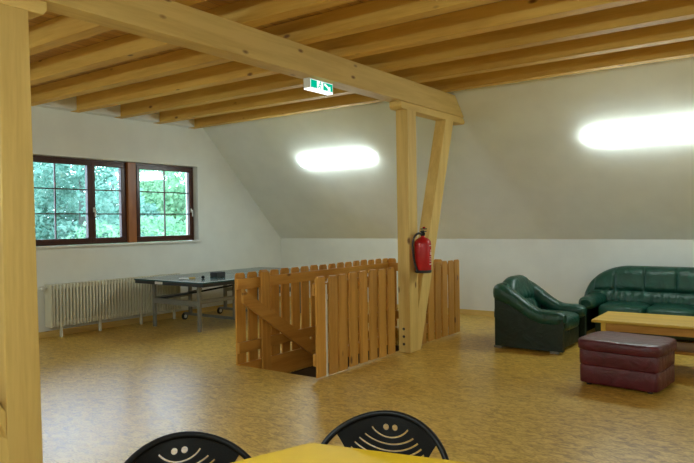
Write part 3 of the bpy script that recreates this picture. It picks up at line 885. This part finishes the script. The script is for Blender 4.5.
def smile_chair(label, loc, rz):
    r = thing('smile_chair', label, 'chair', (*loc, 0), rz, 'black smile back chairs')
    A_, B_ = .252, .165
    pts = []
    for k_ in range(5): pts.append(bend(A_, -.36 + .038 * k_))
    for k_ in range(33):
        t = PI * k_ / 32; pts.append(bend(A_ * math.cos(t), -B_ + B_ * math.sin(t)))
    for k_ in range(5): pts.append(bend(-A_, -.208 - .038 * k_))
    MB().tube(pts, .0115, 12).build('back_frame', 'black', r, None, True)
    mb = MB(); mb.bm.free(); mb.bm = plate_mesh()
    for _ in range(4):
        es = [e_ for e_ in mb.bm.edges if e_.calc_length() > .022]
        bmesh.ops.subdivide_edges(mb.bm, edges=es, cuts=1)
        bmesh.ops.triangulate(mb.bm, faces=[f_ for f_ in mb.bm.faces if len(f_.verts) > 3])
    for v in mb.bm.verts:
        x, z, y = v.co; p = bend(x, z); v.co = (p.x, p.y + y, p.z)
    mb.build('back_plate', 'black', r)
    MB().blob((0, -.30, .445), (.215, .21, .016), .45, None, 36, 10).build('seat', 'black', r, None, True)
    e0 = bend(A_, -.36)
    for s_ in (-1, 1):
        MB().tube(smooth([(s_ * e0.x, e0.y, e0.z), (s_ * .235, e0.y - .02, .43), (s_ * .24, e0.y + .03, .2), (s_ * .245, e0.y + .09, .0)]), .0115, 10).build('leg', 'black', r, None, True)
        MB().tube(smooth([(s_ * .205, -.42, .432), (s_ * .22, -.47, .40), (s_ * .235, -.50, .2), (s_ * .24, -.52, 0)]), .0115, 10).build('leg', 'black', r, None, True)
        MB().tube([(s_ * .215, -.44, .425), (s_ * .22, -.28, .425), (s_ * .232, e0.y - .02, .425)], .010, 10).build('seat_rail', 'black', r, None, True)
    return r
smile_chair('black chair with smile slots at the right of the yellow table corner', (-1.322, 2.070), math.radians(15))
smile_chair('black chair with smile slots at the left of the yellow table corner', (-1.782, 1.462), math.radians(61))

# ------------------------------------------------------------------ outside the windows
struct(MB().box(-70, XG - 1, -40, 70, -3.3, -3.2).build('ground', 'grass'))
def tree(name, label, c, h, rad, mat, n=2600, leaf=.30, group='trees outside the windows', conical=0.0):
    r = thing(name, label, 'tree', c, 0, group)
    rnd = random.Random(int(abs(c[0] * 31 + c[1] * 17)))
    MB().tube([(0, 0, 0), (.1, .05, h * .35), (.0, .1, h * .8)], [.2, .15, .06], 8).build('trunk', 'bark', r, None, True)
    mb = MB(); bm = mb.bm
    lumps = [(Vector((rnd.gauss(0, .45) * rad, rnd.gauss(0, .45) * rad, h * rnd.uniform(.30, .86))), rnd.uniform(.35, .6) * rad) for _ in range(14)]
    for _ in range(n):
        if conical:
            z = rnd.random() ** .8; ang = rnd.uniform(0, 2 * PI); rr = rad * (1.02 - z) * rnd.uniform(.5, 1.0)
            p = Vector((rr * math.cos(ang), rr * math.sin(ang), h * (.12 + .88 * z)))
        else:
            lc, lr = rnd.choice(lumps)
            v = Vector((rnd.gauss(0, 1), rnd.gauss(0, 1), rnd.gauss(0, 1))).normalized()
            p = lc + v * lr * rnd.uniform(.7, 1.05)
        if p.z > h: p.z = h - rnd.random() * .3
        nrm = (Vector((rnd.gauss(0, 1), rnd.gauss(0, 1), rnd.gauss(.6, 1)))).normalized()
        u = nrm.orthogonal().normalized(); v = nrm.cross(u); a = rnd.uniform(0, PI)
        u, v = u * math.cos(a) + v * math.sin(a), v * math.cos(a) - u * math.sin(a)
        s_ = leaf * rnd.uniform(.6, 1.3)
        vs = [bm.verts.new(p + u * s_ * x + v * s_ * y * .5) for x, y in ((-.5, 0), (0, -.5), (.5, 0), (0, .5))]
        bm.faces.new(vs)
    me = bpy.data.meshes.new('crown'); bm.to_mesh(me); bm.free(); me.materials.append(M[mat])
    o = bpy.data.objects.new('crown', me); COL.objects.link(o); o.parent = r
    return r
ZG = -3.2
tree('leafy_bush', 'bright green leafy bush low outside the smaller window', (-15.5, 12.9, ZG), 5.0, 2.0, 'leaf1', 9000, .17)
tree('leafy_bush', 'bright green leafy bush outside the narrow casement of the wide window', (-16.0, 9.6, ZG), 5.1, 1.5, 'leaf1', 8000, .17)
tree('leafy_tree', 'bluish green tree outside the middle of the wide window', (-20.5, 12.6, ZG), 8.6, 1.9, 'leaf2', 11000, .20)
tree('leafy_tree', 'bluish green tree outside the left casement beside the pine post', (-20.0, 9.2, ZG), 6.6, 1.6, 'leaf2', 9000, .20)
tree('leafy_tree', 'pale green tree far behind the smaller window', (-24.5, 20.6, ZG), 7.6, 2.6, 'leaf1', 11000, .26)
tree('leafy_tree', 'tall bluish green tree outside between the two windows', (-24.0, 16.2, ZG), 8.6, 2.1, 'leaf2', 11000, .24)
tree('leafy_tree', 'bluish green tree far behind the wide window', (-31, 16.5, ZG), 9.4, 3.4, 'leaf2', 12000, .32)
tree('leafy_tree', 'green tree farthest away at the left of the wide window', (-31, 9.6, ZG), 8.0, 2.9, 'leaf2', 11000, .32)
tree('leafy_tree', 'green tree farthest away behind the smaller window', (-33, 25.0, ZG), 8.4, 3.6, 'leaf1', 11000, .34)

# ------------------------------------------------------------------ sky
wd = bpy.data.worlds.new('sky'); S.world = wd; wd.use_nodes = True
t = wd.node_tree; t.nodes.clear()
o = t.nodes.new('ShaderNodeOutputWorld'); bg = t.nodes.new('ShaderNodeBackground')
bg.inputs['Color'].default_value = (0.66, 0.80, 1.0, 1); bg.inputs['Strength'].default_value = 10.5
t.links.new(bg.outputs[0], o.inputs['Surface'])

# ------------------------------------------------------------------ camera
cam = bpy.data.cameras.new('camera'); co = bpy.data.objects.new('camera', cam); COL.objects.link(co)
cam.sensor_fit = 'HORIZONTAL'; cam.sensor_width = 36; cam.lens = 645.65 / 694 * 36
yaw, pitch, roll = .626814, .0138256, -.0147547
fw = Vector((-math.sin(yaw) * math.cos(pitch), math.cos(yaw) * math.cos(pitch), -math.sin(pitch)))
rt = Vector((math.cos(yaw), math.sin(yaw), 0)); up = rt.cross(fw)
r2 = rt * math.cos(roll) + up * math.sin(roll); u2 = up * math.cos(roll) - rt * math.sin(roll)
mw = Matrix((r2, u2, -fw)).transposed().to_4x4(); mw.translation = (0, 0, 1.55)
co.matrix_world = mw; cam.clip_start = .05
S.camera = co
S.view_settings.view_transform = 'Standard'; S.view_settings.look = 'None'
S.view_settings.exposure = 0.3; S.view_settings.gamma = 1.0; S.view_settings.use_curve_mapping = False
